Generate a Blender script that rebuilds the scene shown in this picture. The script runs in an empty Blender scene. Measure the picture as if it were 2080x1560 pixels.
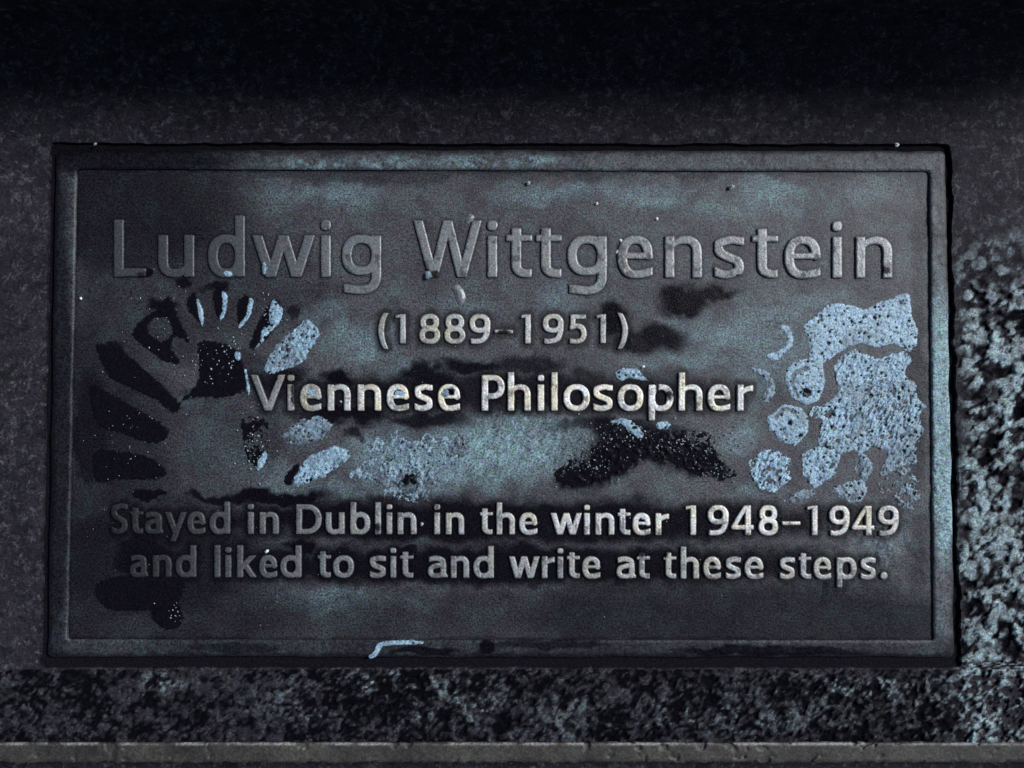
import bpy, math, numpy as np
from mathutils import Vector, Matrix, Euler

# ------------------------------------------------------------------ scene, camera, light
sc = bpy.context.scene
C = sc.collection
FPX = 1570.0          # focal length in photograph pixels (2080 wide)
HC = 0.47             # camera height above the plaque, metres
TILT = math.radians(1.5)
S = HC / FPX          # metres per photograph pixel near the centre
MM = 0.001
cam_d = bpy.data.cameras.new('camera')
cam = bpy.data.objects.new('camera', cam_d)
C.objects.link(cam)
cam_d.sensor_width = 36.0
cam_d.lens = 36.0 * FPX / 2080.0
cam_d.clip_start = 0.01
cam_d.clip_end = 50.0
cam.location = (0.0, -HC * math.tan(TILT), HC)
cam.rotation_euler = (TILT, 0, 0)
sc.camera = cam

world = bpy.data.worlds.new('World'); sc.world = world
world.use_nodes = True
wn = world.node_tree
for n in list(wn.nodes): wn.nodes.remove(n)
sky = wn.nodes.new('ShaderNodeTexSky'); sky.sky_type = 'NISHITA'; sky.sun_disc = False
bg = wn.nodes.new('ShaderNodeBackground'); wo = wn.nodes.new('ShaderNodeOutputWorld')
wn.links.new(sky.outputs[0], bg.inputs[0]); wn.links.new(bg.outputs[0], wo.inputs[0])
SUN_AZ = math.radians(25)      # measured from +x (right) towards +y (top of the picture)
SUN_EL = math.radians(40)
bg.inputs[1].default_value = 0.045
sky.sun_elevation = SUN_EL
sky.sun_rotation = math.pi / 2 - SUN_AZ
sun_d = bpy.data.lights.new('sun', 'SUN')
sun_d.energy = 3.2
sun_d.angle = math.radians(15)
sun_d.color = (0.93, 0.96, 1.0)
sun = bpy.data.objects.new('sun', sun_d); C.objects.link(sun)
sd = Vector((math.cos(SUN_EL) * math.cos(SUN_AZ), math.cos(SUN_EL) * math.sin(SUN_AZ), math.sin(SUN_EL)))
sun.rotation_euler = sd.to_track_quat('Z', 'Y').to_euler()
sc.view_settings.view_transform = 'Standard'
sc.view_settings.look = 'None'
sc.view_settings.exposure = 0.25
sc.view_settings.gamma = 1.0

# ------------------------------------------------------------------ pixel -> point on the horizontal plane z
_ct, _st = math.cos(TILT), math.sin(TILT)
CX, CY, CZ = cam.location
def at(u, v, z=0.0):
    u = np.asarray(u, float); v = np.asarray(v, float)
    a = (u - 1040.0) / FPX; b = (780.0 - v) / FPX
    dx = a; dy = b * _ct + _st; dz = b * _st - _ct
    t = (z - CZ) / dz
    return CX + dx * t, CY + dy * t, np.zeros_like(dx * t) + z

# ------------------------------------------------------------------ numeric noise
_rng = np.random.RandomState(7)
TAB = _rng.rand(512, 512)
def vnoise(u, v, scale, seed=0):
    x = np.asarray(u) / scale + seed * 17.37 + 1000; y = np.asarray(v) / scale + seed * 9.71 + 1000
    xi = np.floor(x).astype(int); yi = np.floor(y).astype(int)
    fx = x - xi; fy = y - yi
    fx = fx * fx * (3 - 2 * fx); fy = fy * fy * (3 - 2 * fy)
    a = TAB[yi % 512, xi % 512]; b = TAB[yi % 512, (xi + 1) % 512]
    c = TAB[(yi + 1) % 512, xi % 512]; d = TAB[(yi + 1) % 512, (xi + 1) % 512]
    return (a * (1 - fx) + b * fx) * (1 - fy) + (c * (1 - fx) + d * fx) * fy
def fbm(u, v, scale, octv=4, seed=0, gain=0.5):
    s = 0; amp = 1; tot = 0
    for k in range(octv):
        s = s + amp * vnoise(u, v, scale / 2 ** k, seed + k * 3); tot += amp; amp *= gain
    return s / tot
def worley(u, v, scale, seed=0):
    x = np.asarray(u) / scale + 500 + seed * 3.3; y = np.asarray(v) / scale + 500 + seed * 5.1
    xi = np.floor(x).astype(int); yi = np.floor(y).astype(int)
    f1 = np.full(x.shape, 9.0); f2 = np.full(x.shape, 9.0); idv = np.zeros(x.shape)
    for dj in (-1, 0, 1):
        for di in (-1, 0, 1):
            ci = xi + di; cj = yi + dj
            px = ci + TAB[(cj * 7 + seed) % 512, (ci * 3 + 11) % 512]
            py = cj + TAB[(cj * 5 + 101) % 512, (ci * 9 + 57 + seed) % 512]
            d = np.hypot(x - px, y - py)
            r = TAB[(cj + 200) % 512, (ci + 300) % 512]
            f2 = np.where(d < f1, f1, np.minimum(f2, d)); idv = np.where(d < f1, r, idv); f1 = np.minimum(f1, d)
    return f1, f2, idv
def sstep(a, b, x):
    t = np.clip((x - a) / (b - a), 0, 1); return t * t * (3 - 2 * t)

# ------------------------------------------------------------------ signed distances (positive inside), pixel units
def poly_sdf(U, V, pts):
    pts = np.asarray(pts, float); n = len(pts)
    d = np.full(U.shape, 1e9); ins = np.zeros(U.shape, bool)
    for i in range(n):
        x0, y0 = pts[i]; x1, y1 = pts[(i + 1) % n]
        ex, ey = x1 - x0, y1 - y0
        t = np.clip(((U - x0) * ex + (V - y0) * ey) / max(ex * ex + ey * ey, 1e-9), 0, 1)
        d = np.minimum(d, np.hypot(U - x0 - t * ex, V - y0 - t * ey))
        cond = ((y0 > V) != (y1 > V))
        xx = x0 + (V - y0) * ex / (ey if abs(ey) > 1e-9 else 1e-9)
        ins ^= cond & (U < xx)
    return np.where(ins, d, -d)
def smooth_closed(pts, k=6):
    pts = np.asarray(pts, float); n = len(pts); out = []
    for i in range(n):
        p0, p1, p2, p3 = pts[i - 1], pts[i], pts[(i + 1) % n], pts[(i + 2) % n]
        for j in range(k):
            t = j / k
            out.append(0.5 * ((2 * p1) + (-p0 + p2) * t + (2 * p0 - 5 * p1 + 4 * p2 - p3) * t * t + (-p0 + 3 * p1 - 3 * p2 + p3) * t ** 3))
    return np.array(out)
def quad_sdf(U, V, q):
    d = np.full(U.shape, 1e9)
    for i in range(4):
        (x0, y0), (x1, y1) = q[i], q[(i + 1) % 4]
        nx, ny = -(y1 - y0), (x1 - x0); l = math.hypot(nx, ny)
        d = np.minimum(d, ((U - x0) * nx + (V - y0) * ny) / l)
    return d
def rquad_sdf(U, V, q, r):           # rounded corners
    di = []
    for i in range(4):
        (x0, y0), (x1, y1) = q[i], q[(i + 1) % 4]
        nx, ny = -(y1 - y0), (x1 - x0); l = math.hypot(nx, ny)
        di.append(((U - x0) * nx + (V - y0) * ny) / l)
    a = np.minimum(di[0], di[2]); b = np.minimum(di[1], di[3])
    A = np.minimum(a - r, 0); B = np.minimum(b - r, 0)
    return np.where((a < r) & (b < r), r - np.hypot(A, B), np.minimum(a, b))

# ------------------------------------------------------------------ mesh builder: a relief cut out along d = 0
def mesh_from(name, verts, faces_t, attrs, mat, parent=None, smooth=None):
    me = bpy.data.meshes.new(name)
    nv = len(verts); nf = len(faces_t)
    me.vertices.add(nv); me.vertices.foreach_set('co', np.ascontiguousarray(verts, np.float32).ravel())
    me.loops.add(nf * 3); me.loops.foreach_set('vertex_index', np.ascontiguousarray(faces_t, np.int32).ravel())
    me.polygons.add(nf); me.polygons.foreach_set('loop_start', np.arange(0, nf * 3, 3, dtype=np.int32))
    me.polygons.foreach_set('loop_total', np.full(nf, 3, np.int32))
    sm = np.ones(nf, bool) if smooth is None else smooth
    me.update(calc_edges=True)
    me.polygons.foreach_set('use_smooth', sm)
    for k, a in attrs.items():
        at_ = me.attributes.new(k, 'FLOAT', 'POINT'); at_.data.foreach_set('value', np.ascontiguousarray(a, np.float32))
    me.materials.append(mat)
    o = bpy.data.objects.new(name, me); C.objects.link(o)
    if parent: o.parent = parent
    return o

def relief(name, U, V, D, Z, mat, attrs={}, zbase=0.0, parent=None, skirt=True):
    """U,V grids in pixels, D signed distance (>0 kept), Z heights in metres; skirt drops to zbase."""
    ny, nx = U.shape; N = U.size
    d = D.ravel().copy(); d[np.abs(d) < 1e-6] = 1e-6
    u, v, z = U.ravel(), V.ravel(), Z.ravel()
    idx = np.arange(N).reshape(ny, nx)
    a, b, c, e = idx[:-1, :-1].ravel(), idx[:-1, 1:].ravel(), idx[1:, 1:].ravel(), idx[1:, :-1].ravel()
    T = np.concatenate([np.stack([a, e, b], 1), np.stack([b, e, c], 1)])   # v grows downward: this order faces up
    ins = d[T] > 0; cnt = ins.sum(1)
    full = T[cnt == 3]
    one = T[cnt == 1]; o1 = ins[cnt == 1].argmax(1)
    two = T[cnt == 2]; o2 = (~ins[cnt == 2]).argmax(1)
    def rot(t, k): r = np.arange(len(t)); return t[r, k], t[r, (k + 1) % 3], t[r, (k + 2) % 3]
    A1, B1, C1 = rot(one, o1) if len(one) else (np.zeros(0, int),) * 3
    A2, B2, C2 = rot(two, o2) if len(two) else (np.zeros(0, int),) * 3
    def key(p, q): return np.minimum(p, q).astype(np.int64) * N + np.maximum(p, q)
    k1ab, k1ac, k2ab, k2ac = key(A1, B1), key(A1, C1), key(A2, B2), key(A2, C2)
    allk = np.concatenate([k1ab, k1ac, k2ab, k2ac]); uk, inv = np.unique(allk, return_inverse=True)
    p, q = (uk // N).astype(int), (uk % N).astype(int)
    t = d[p] / (d[p] - d[q])
    cu, cv, cz = u[p] + t * (u[q] - u[p]), v[p] + t * (v[q] - v[p]), z[p] + t * (z[q] - z[p])
    n1, n2 = len(A1), len(A2)
    i1ab, i1ac, i2ab, i2ac = inv[:n1], inv[n1:2 * n1], inv[2 * n1:2 * n1 + n2], inv[2 * n1 + n2:]
    used = np.unique(np.concatenate([full.ravel(), A1, B2, C2])) if len(full) + n1 + n2 else np.zeros(0, int)
    mp = np.full(N, -1); mp[used] = np.arange(len(used)); M = len(used)
    F = [mp[full], np.stack([mp[A1], M + i1ab, M + i1ac], 1), np.stack([M + i2ab, mp[B2], mp[C2]], 1), np.stack([M + i2ab, mp[C2], M + i2ac], 1)]
    F = np.concatenate([f for f in F if len(f)])
    vu, vv, vz = np.concatenate([u[used], cu]), np.concatenate([v[used], cv]), np.concatenate([z[used], cz])
    X, Y, _ = at(vu, vv, 0.0)
    # keep the outline where the picture shows it: intersect the ray with the real height
    X2, Y2, _ = at(vu, vv, vz)
    P = np.stack([X2, Y2, vz], 1)
    av = {}
    for k, A in attrs.items():
        A = A.ravel(); av[k] = np.concatenate([A[used], A[p] + t * (A[q] - A[p])])
    sm = np.ones(len(F), bool)
    if skirt and len(uk):
        nc = len(uk); base = len(P)
        top = P[M:].copy(); bot = top.copy(); bot[:, 2] = zbase
        P = np.concatenate([P, top, bot])
        s0 = np.concatenate([i1ab, i2ac]); s1 = np.concatenate([i1ac, i2ab])
        SF = np.concatenate([np.stack([base + s1, base + s0, base + nc + s0], 1), np.stack([base + s1, base + nc + s0, base + nc + s1], 1)])
        F = np.concatenate([F, SF]); sm = np.concatenate([sm, np.ones(len(SF), bool)])
        for k in av: av[k] = np.concatenate([av[k], av[k][M:], av[k][M:]])
    return mesh_from(name, P, F, av, mat, parent, sm)

def grid(u0, v0, u1, v1, step):
    return np.meshgrid(np.arange(u0, u1 + step, step), np.arange(v0, v1 + step, step))

def tag(o, label=None, cat=None, group=None, kind=None):
    if label: o['label'] = label
    if cat: o['category'] = cat
    if group: o['group'] = group
    if kind: o['kind'] = kind
    return o

# ------------------------------------------------------------------ materials
class NT:
    def __init__(s, name):
        s.m = bpy.data.materials.new(name); s.m.use_nodes = True; s.t = s.m.node_tree
        for n in list(s.t.nodes): s.t.nodes.remove(n)
        s.out = s.t.nodes.new('ShaderNodeOutputMaterial'); s.b = s.t.nodes.new('ShaderNodeBsdfPrincipled')
        s.t.links.new(s.b.outputs[0], s.out.inputs[0])
        s.geo = s.t.nodes.new('ShaderNodeNewGeometry')
    def link(s, a, b): s.t.links.new(a, b)
    def noise(s, scale, detail=2, rough=0.5, color=False, dist=0.0):
        n = s.t.nodes.new('ShaderNodeTexNoise'); n.inputs['Scale'].default_value = scale
        n.inputs['Detail'].default_value = detail; n.inputs['Roughness'].default_value = rough
        n.inputs['Distortion'].default_value = dist
        s.link(s.geo.outputs['Position'], n.inputs['Vector'])
        return n.outputs['Color' if color else 'Fac']
    def attr(s, name):
        n = s.t.nodes.new('ShaderNodeAttribute'); n.attribute_name = name; return n.outputs['Fac']
    def rng(s, x, a, b, c, d):
        n = s.t.nodes.new('ShaderNodeMapRange'); n.inputs[1].default_value = a; n.inputs[2].default_value = b
        n.inputs[3].default_value = c; n.inputs[4].default_value = d; s.link(x, n.inputs[0]); return n.outputs[0]
    def mix(s, f, a, b, mode='MIX'):
        n = s.t.nodes.new('ShaderNodeMix'); n.data_type = 'RGBA'; n.blend_type = mode
        for sock, val in ((n.inputs[0], f), (n.inputs[6], a), (n.inputs[7], b)):
            if isinstance(val, (int, float)): sock.default_value = val
            elif isinstance(val, tuple): sock.default_value = (*val, 1)
            else: s.link(val, sock)
        return n.outputs[2]
    def math(s, op, a, b=0.0, c=None):
        n = s.t.nodes.new('ShaderNodeMath'); n.operation = op
        for i, val in enumerate((a, b) if c is None else (a, b, c)):
            if isinstance(val, (int, float)): n.inputs[i].default_value = val
            else: s.link(val, n.inputs[i])
        return n.outputs[0]
    def bump(s, h, dist, strength=1.0, prev=None):
        n = s.t.nodes.new('ShaderNodeBump'); n.inputs['Distance'].default_value = dist
        n.inputs['Strength'].default_value = strength; s.link(h, n.inputs['Height'])
        if prev: s.link(prev, n.inputs['Normal'])
        return n.outputs[0]
    def fin(s, col, rough, norm=None, metal=0.0, spec=0.5):
        for sock, val in (('Base Color', col), ('Roughness', rough), ('Metallic', metal), ('Specular IOR Level', spec)):
            i = s.b.inputs[sock]
            if isinstance(val, (int, float)): i.default_value = val
            elif isinstance(val, tuple): i.default_value = (*val, 1)
            else: s.link(val, i)
        if norm: s.link(norm, s.b.inputs['Normal'])
        return s.m
def grain(n, col, lo=0.12, hi=2.0, chroma=0.5):
    g = n.rng(n.noise(850, 2.5, 1.0), 0.36, 0.64, lo, hi)
    gc = n.noise(620, 1, 0.5, color=True)
    c2 = n.mix(1.0, col, n.mix(chroma, (0.5, 0.5, 0.5), gc), 'MULTIPLY')
    comb = n.t.nodes.new('ShaderNodeVectorMath'); comb.operation = 'SCALE'
    n.link(c2, comb.inputs[0]); n.link(n.math('MULTIPLY', g, 2.0), comb.inputs[3])
    return comb.outputs[0]

def m_bronze():           # cast, oxidised bronze; attributes: wet = water film and painted light falloff, silt = silt haze with wet sheen painted in, grime = soil and shade painted in the corners
    n = NT('bronze_oxidised')
    wet, silt, grime_shade = n.attr('wet'), n.attr('silt'), n.attr('grime_shade')
    pat = n.rng(n.noise(22, 7, 0.66, dist=0.5), 0.36, 0.64, 0, 1)
    base = n.mix(pat, (0.048, 0.042, 0.052), (0.086, 0.084, 0.090))
    base = n.mix(n.rng(n.noise(60, 6, 0.7), 0.48, 0.68, 0, 0.7), base, (0.085, 0.125, 0.128))
    base = n.mix(n.rng(n.noise(34, 5, 0.7, dist=0.8), 0.54, 0.66, 0, 0.75), base, (0.040, 0.036, 0.042))
    sm = n.math('MULTIPLY', silt, n.rng(n.noise(150, 5, 0.75), 0.36, 0.6, 0.45, 1.15))
    base = n.mix(sm, base, (0.22, 0.34, 0.37))
    base = n.mix(grime_shade, base, (0.014, 0.012, 0.015))
    base = n.mix(n.rng(n.noise(420, 3, 0.7), 0.66, 0.74, 0, 0.8), base, (0.02, 0.02, 0.022))
    wet = n.rng(wet, 0.0, 0.82, 0, 1)
    dark = n.mix(wet, base, (0.005, 0.004, 0.007))
    rough = n.math('MULTIPLY_ADD', wet, -0.25, 0.50)
    nb = n.bump(n.noise(1000, 3, 0.8), 0.0003, 0.9)
    nb = n.bump(n.noise(200, 4, 0.65), 0.0005, 0.6, nb)
    return n.fin(grain(n, dark), rough, nb, spec=n.math('MULTIPLY_ADD', wet, -0.27, 0.35))
def m_letter():
    n = NT('bronze_letters')
    wear, dirt_falloff = n.attr('wear'), n.attr('dirt_falloff')
    c = n.mix(n.rng(n.noise(90, 4, 0.6), 0.35, 0.65, 0, 1), (0.20, 0.19, 0.20), (0.17, 0.20, 0.21))
    brass = n.mix(n.rng(n.noise(55, 4, 0.6), 0.42, 0.60, 0, 1), (0.95, 0.94, 0.93), (0.93, 0.85, 0.63))
    c = n.mix(wear, c, brass)
    c = n.mix(dirt_falloff, c, (0.022, 0.020, 0.023))
    nb = n.bump(n.noise(900, 3, 0.6), 0.00025, 0.8)
    return n.fin(grain(n, c, 0.5, 1.45, 0.3), 0.42, nb, metal=0.1, spec=n.math('MULTIPLY_ADD', dirt_falloff, -0.75, 0.9))
def film_mat(n, m):        # thin ragged film: lets the bronze show where it thins out at its rim
    tr = n.t.nodes.new('ShaderNodeBsdfTransparent'); mx = n.t.nodes.new('ShaderNodeMixShader')
    f = n.math('ADD', n.attr('edge'), n.rng(n.noise(420, 5, 0.75), 0.3, 0.7, -0.6, 0.6))
    f = n.rng(f, 0.25, 0.75, 0, 1)
    n.link(f, mx.inputs[0]); n.link(tr.outputs[0], mx.inputs[1]); n.link(n.b.outputs[0], mx.inputs[2]); n.link(mx.outputs[0], n.out.inputs[0])
    return m
def m_silt():  # glare off the wet film is painted as pale blue base colour
    n = NT('wet_silt_glare')
    c = n.mix(n.rng(n.noise(45, 5, 0.7), 0.35, 0.65, 0, 1), (0.27, 0.42, 0.53), (0.36, 0.53, 0.65))
    c = n.mix(n.rng(n.noise(330, 4, 0.75), 0.56, 0.68, 0, 0.75), c, (0.06, 0.07, 0.085))
    c = n.mix(n.rng(n.noise(300, 3, 0.7), 0.61, 0.66, 0, 0.95), c, (0.012, 0.012, 0.016))
    c = n.mix(n.attr('thin'), c, (0.09, 0.105, 0.125))
    c = n.mix(n.attr('pit'), c, (0.003, 0.003, 0.005))
    nb = n.bump(n.noise(520, 4, 0.65, dist=0.6), 0.0008, 0.8)
    return film_mat(n, n.fin(grain(n, c, 0.45, 1.5, 0.35), 0.45, nb, spec=n.math('MULTIPLY_ADD', n.attr('pit'), -0.6, 0.65)))
def m_water():
    n = NT('dark_water_film')
    nb = n.bump(n.noise(300, 3, 0.6), 0.0003, 0.6)
    return film_mat(n, n.fin(grain(n, (0.006, 0.005, 0.008), 0.4, 1.6), 0.25, nb, spec=0.15))
def m_stone():
    n = NT('wet_stone')
    lum = n.attr('lump')
    c = n.mix(n.rng(n.noise(35, 6, 0.75), 0.36, 0.64, 0, 1), (0.011, 0.008, 0.015), (0.030, 0.025, 0.034))
    c = n.mix(n.rng(n.noise(190, 6, 0.8, dist=0.5), 0.52, 0.64, 0, 0.9), c, (0.105, 0.10, 0.11))
    c = n.mix(n.rng(n.noise(110, 5, 0.75, dist=0.6), 0.52, 0.62, 0, 0.9), c, (0.006, 0.005, 0.007))
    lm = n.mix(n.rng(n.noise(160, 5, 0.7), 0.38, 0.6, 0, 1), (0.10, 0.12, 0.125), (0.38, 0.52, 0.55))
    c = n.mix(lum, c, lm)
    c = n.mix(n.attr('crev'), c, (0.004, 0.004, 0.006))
    nb = n.bump(n.noise(420, 6, 0.8), 0.0016, 0.9)
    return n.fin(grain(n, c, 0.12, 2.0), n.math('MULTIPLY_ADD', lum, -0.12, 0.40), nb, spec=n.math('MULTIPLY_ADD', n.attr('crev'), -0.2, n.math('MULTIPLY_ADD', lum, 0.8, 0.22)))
def m_concrete():
    n = NT('smooth_step_edge')
    c = n.mix(n.rng(n.noise(26, 7, 0.75), 0.36, 0.64, 0, 1), (0.026, 0.022, 0.020), (0.072, 0.067, 0.055))
    c = n.mix(n.rng(n.noise(130, 5, 0.7), 0.56, 0.66, 0, 0.7), c, (0.05, 0.035, 0.03))
    c = n.mix(n.attr('arris_light'), c, (0.26, 0.25, 0.24))  # pale line paints the highlight on the upper arris
    nb = n.bump(n.noise(700, 4, 0.7), 0.0003, 0.8)
    return n.fin(grain(n, c, 0.3, 1.7), 0.6, nb)
def m_dark():
    n = NT('dark_mortar')
    nb = n.bump(n.noise(300, 5, 0.7), 0.001, 0.8)
    return n.fin(grain(n, (0.007, 0.006, 0.009)), 0.9, nb, spec=0.08)
def m_grit(name, col):
    n = NT(name); return n.fin(col, 0.3, None, spec=0.6)
BR, LE, SI, WA, ST, CO, DK = m_bronze(), m_letter(), m_silt(), m_water(), m_stone(), m_concrete(), m_dark()
GR = m_grit('pale_grit', (0.34, 0.39, 0.42)); GW = m_grit('white_grit', (0.85, 0.85, 0.82))

# ------------------------------------------------------------------ layout in photograph pixels
INNER = [(156, 343), (1888, 348), (1897, 1301), (137, 1299)]
OUTER = [(114, 305), (1919, 307), (1938, 1334), (98, 1334)]
GAP = [(101, 290), (1933, 292), (1952, 1357), (81, 1357)]
Z_FIELD = 0.0
Z_FRAME = 1.8 * MM
Z_STONE = 1.6 * MM

def blobs(U, V, items, seed, warp=22.0, edge=0.55):
    """soft-edged stains: items (u, v, ru, rv, strength[, rotation])"""
    wu = U + (fbm(U, V, 46, 4, seed, .6) - .5) * warp * 2; wv = V + (fbm(U, V, 46, 4, seed + 40, .6) - .5) * warp * 2
    m = np.zeros(U.shape)
    for it in items:
        cu, cv, ru, rv, s = it[:5]; a = math.radians(it[5]) if len(it) > 5 else 0
        du, dv = wu - cu, wv - cv
        x = (du * math.cos(a) + dv * math.sin(a)) / ru; y = (-du * math.sin(a) + dv * math.cos(a)) / rv
        m = np.maximum(m, s * (1 - sstep(edge, 1.35, np.hypot(x, y))))
    return m

# ------------------------------------------------------------------ stone step round the plaque
def stone():
    U, V = grid(-400, 24, 2480, 1512, 2.9)
    d = -rquad_sdf(U, V, GAP, 10) + (fbm(U, V, 40, 4, 5, .6) - 0.5) * (7 + 14 * sstep(1925, 1940, U))
    d = np.minimum(d, 1509 + (fbm(U, U * 0, 30, 3, 8) - 0.5) * 6 - V)
    right = sstep(1930, 1975, U + (fbm(U, V, 50, 3, 14) - .5) * 60) * sstep(430, 640, V + (fbm(U, V, 90, 3, 4) - .5) * 240)
    bott = sstep(1350, 1372, V) * (0.45 + 0.55 * sstep(450, 900, U))
    amp = np.clip(np.maximum(right, bott * 0.7), 0, 1)
    wu = U + (fbm(U, V, 40, 4, 21, .6) - .5) * 20; wv = V + (fbm(U, V, 40, 4, 22, .6) - .5) * 20
    a = math.radians(-48); ru = wu * math.cos(a) - wv * math.sin(a); rv = wu * math.sin(a) + wv * math.cos(a)
    bs = 1 + .7 * sstep(1340, 1360, V)
    f1, f2, idv = worley(ru * bs, rv * bs / 1.8, 12, 3)      # lumps drawn out along the up-right diagonal
    g1, g2, gid = worley(wu * bs, wv * bs * 1.1, 25, 9)
    lump = np.clip(1 - f1 ** 2 * 1.2, 0, 1) ** .6 * (0.35 + 0.9 * idv)
    big = np.clip(1 - g1 ** 2 * 1.2, 0, 1) ** .6 * (.3 + 1.0 * gid)
    craggy = (fbm(wu, wv, 22, 4, 41, .72) - .5)
    broad = fbm(U, V, 70, 3, 31) - .5
    coarse = lump * 1.15 + big * .85 + craggy * 1.5 + broad * 1.2
    lo = (fbm(U, V, 14, 4, 12, 0.75) - 0.5) * 1.1 + broad * .5
    z = Z_STONE + (lo * 0.8 * (1 - amp) + ((coarse - 1.2) * 1.9 + lo * .5) * amp) * MM
    z = z - (1 - sstep(0, 10, d)) * 0.5 * MM
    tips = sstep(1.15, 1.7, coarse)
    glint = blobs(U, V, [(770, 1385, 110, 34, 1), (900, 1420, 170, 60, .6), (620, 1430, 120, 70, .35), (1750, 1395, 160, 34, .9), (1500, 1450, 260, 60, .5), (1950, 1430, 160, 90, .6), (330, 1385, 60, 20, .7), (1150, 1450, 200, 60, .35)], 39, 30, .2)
    lum = np.maximum(right * tips * (.55 + .9 * fbm(U, V, 24, 3, 49)), sstep(1350, 1372, V) * sstep(1.25, 1.7, coarse + (fbm(U, V, 9, 3, 47) - .5) * 1.4) * (.01 + .06 * glint) * (1 - right) + sstep(1350, 1372, V) * sstep(1.75, 2.0, coarse + (fbm(U, V, 8, 3, 48) - .5) * 1.8) * (.02 + .8 * glint ** 1.5) * (1 - right))  # pale tips paint the stone's highlights and wet glints
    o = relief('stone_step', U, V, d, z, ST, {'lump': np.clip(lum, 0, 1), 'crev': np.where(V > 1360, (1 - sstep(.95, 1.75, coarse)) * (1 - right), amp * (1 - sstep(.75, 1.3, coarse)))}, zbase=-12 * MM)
    tag(o, kind='structure')
stone()
def slab(name, u0, v0, u1, v1, z0, z1, mat, rough=0.0, seed=1):
    """a block whose top is a fine relief, bevelled along its long edges"""
    U, V = grid(u0, v0, u1, v1, 2.6)
    jag = (fbm(U, U * 0, 14, 4, seed) - 0.5) * rough
    d = np.minimum(np.minimum(V - v0 - 2, v1 - 3 + jag - V), np.minimum(U - u0 - 2, u1 - 2 - U))
    z = z1 - (1 - np.sqrt(np.clip(1 - (1 - np.clip(d / 5.0, 0, 1)) ** 2, 0, 1))) * 1.2 * MM
    z = z + (fbm(U, V, 12, 3, seed + 3) - .5) * 0.25 * MM
    chips = sstep(0.66, 0.74, fbm(U, V, 26, 3, seed + 9)) * (1 - sstep(4, 26, d))
    z = z - chips * 1.3 * MM
    return tag(relief(name, U, V, d, z, mat, {'arris_light': (1 - sstep(4, 9, V - v0)) * sstep(.3, .6, fbm(U, V, 30, 4, 8, .7)) * (1 - chips)}, zbase=z0), kind='structure')
slab('step_edge_strip', -420, 1507, 2500, 1551, -30 * MM, Z_STONE + 1.4 * MM, CO, 9, 5)

def box(name, mat, x0, x1, y0, y1, z0, z1, parent=None):
    v = [(x, y, z) for z in (z0, z1) for y in (y0, y1) for x in (x0, x1)]
    f = [(0, 2, 3), (0, 3, 1), (4, 5, 7), (4, 7, 6), (0, 1, 5), (0, 5, 4), (2, 6, 7), (2, 7, 3), (0, 4, 6), (0, 6, 2), (1, 3, 7), (1, 7, 5)]
    return mesh_from(name, np.array(v), np.array(f), {}, mat, parent, np.zeros(12, bool))
# next step up (top of picture) and next step down (bottom of picture)
xl, yt, _ = at(-420, 26); xr, _, _ = at(2500, 26)
tag(box('step_riser', ST, float(xl), float(xr), float(yt), float(yt) + 0.30, -0.012, 0.15), kind='structure')
_, yb, _ = at(0, 1540)
def lower_step():
    U, V = grid(-420, 1500, 2500, 1900, 5)
    z = -24 * MM + (fbm(U, V, 22, 4, 44) - .5) * 3 * MM
    tag(relief('lower_step', U, V, np.full(U.shape, 5.0), z, ST, {'lump': U * 0, 'crev': U * 0}, skirt=False), kind='structure')
lower_step()
x0, y0, _ = at(60, 1375); x1, y1, _ = at(1975, 270)
tag(box('mortar_bed', DK, float(x0), float(x1), float(y0), float(y1), -9 * MM, -1.2 * MM), kind='structure')

# ------------------------------------------------------------------ plaque
plaque = bpy.data.objects.new('plaque', None); C.objects.link(plaque)
px, py, _ = at(1030, 820); plaque.location = (0, 0, 0)
tag(plaque, 'dark cast bronze memorial plaque with raised lettering and border, set in a stone step', 'plaque')

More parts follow.
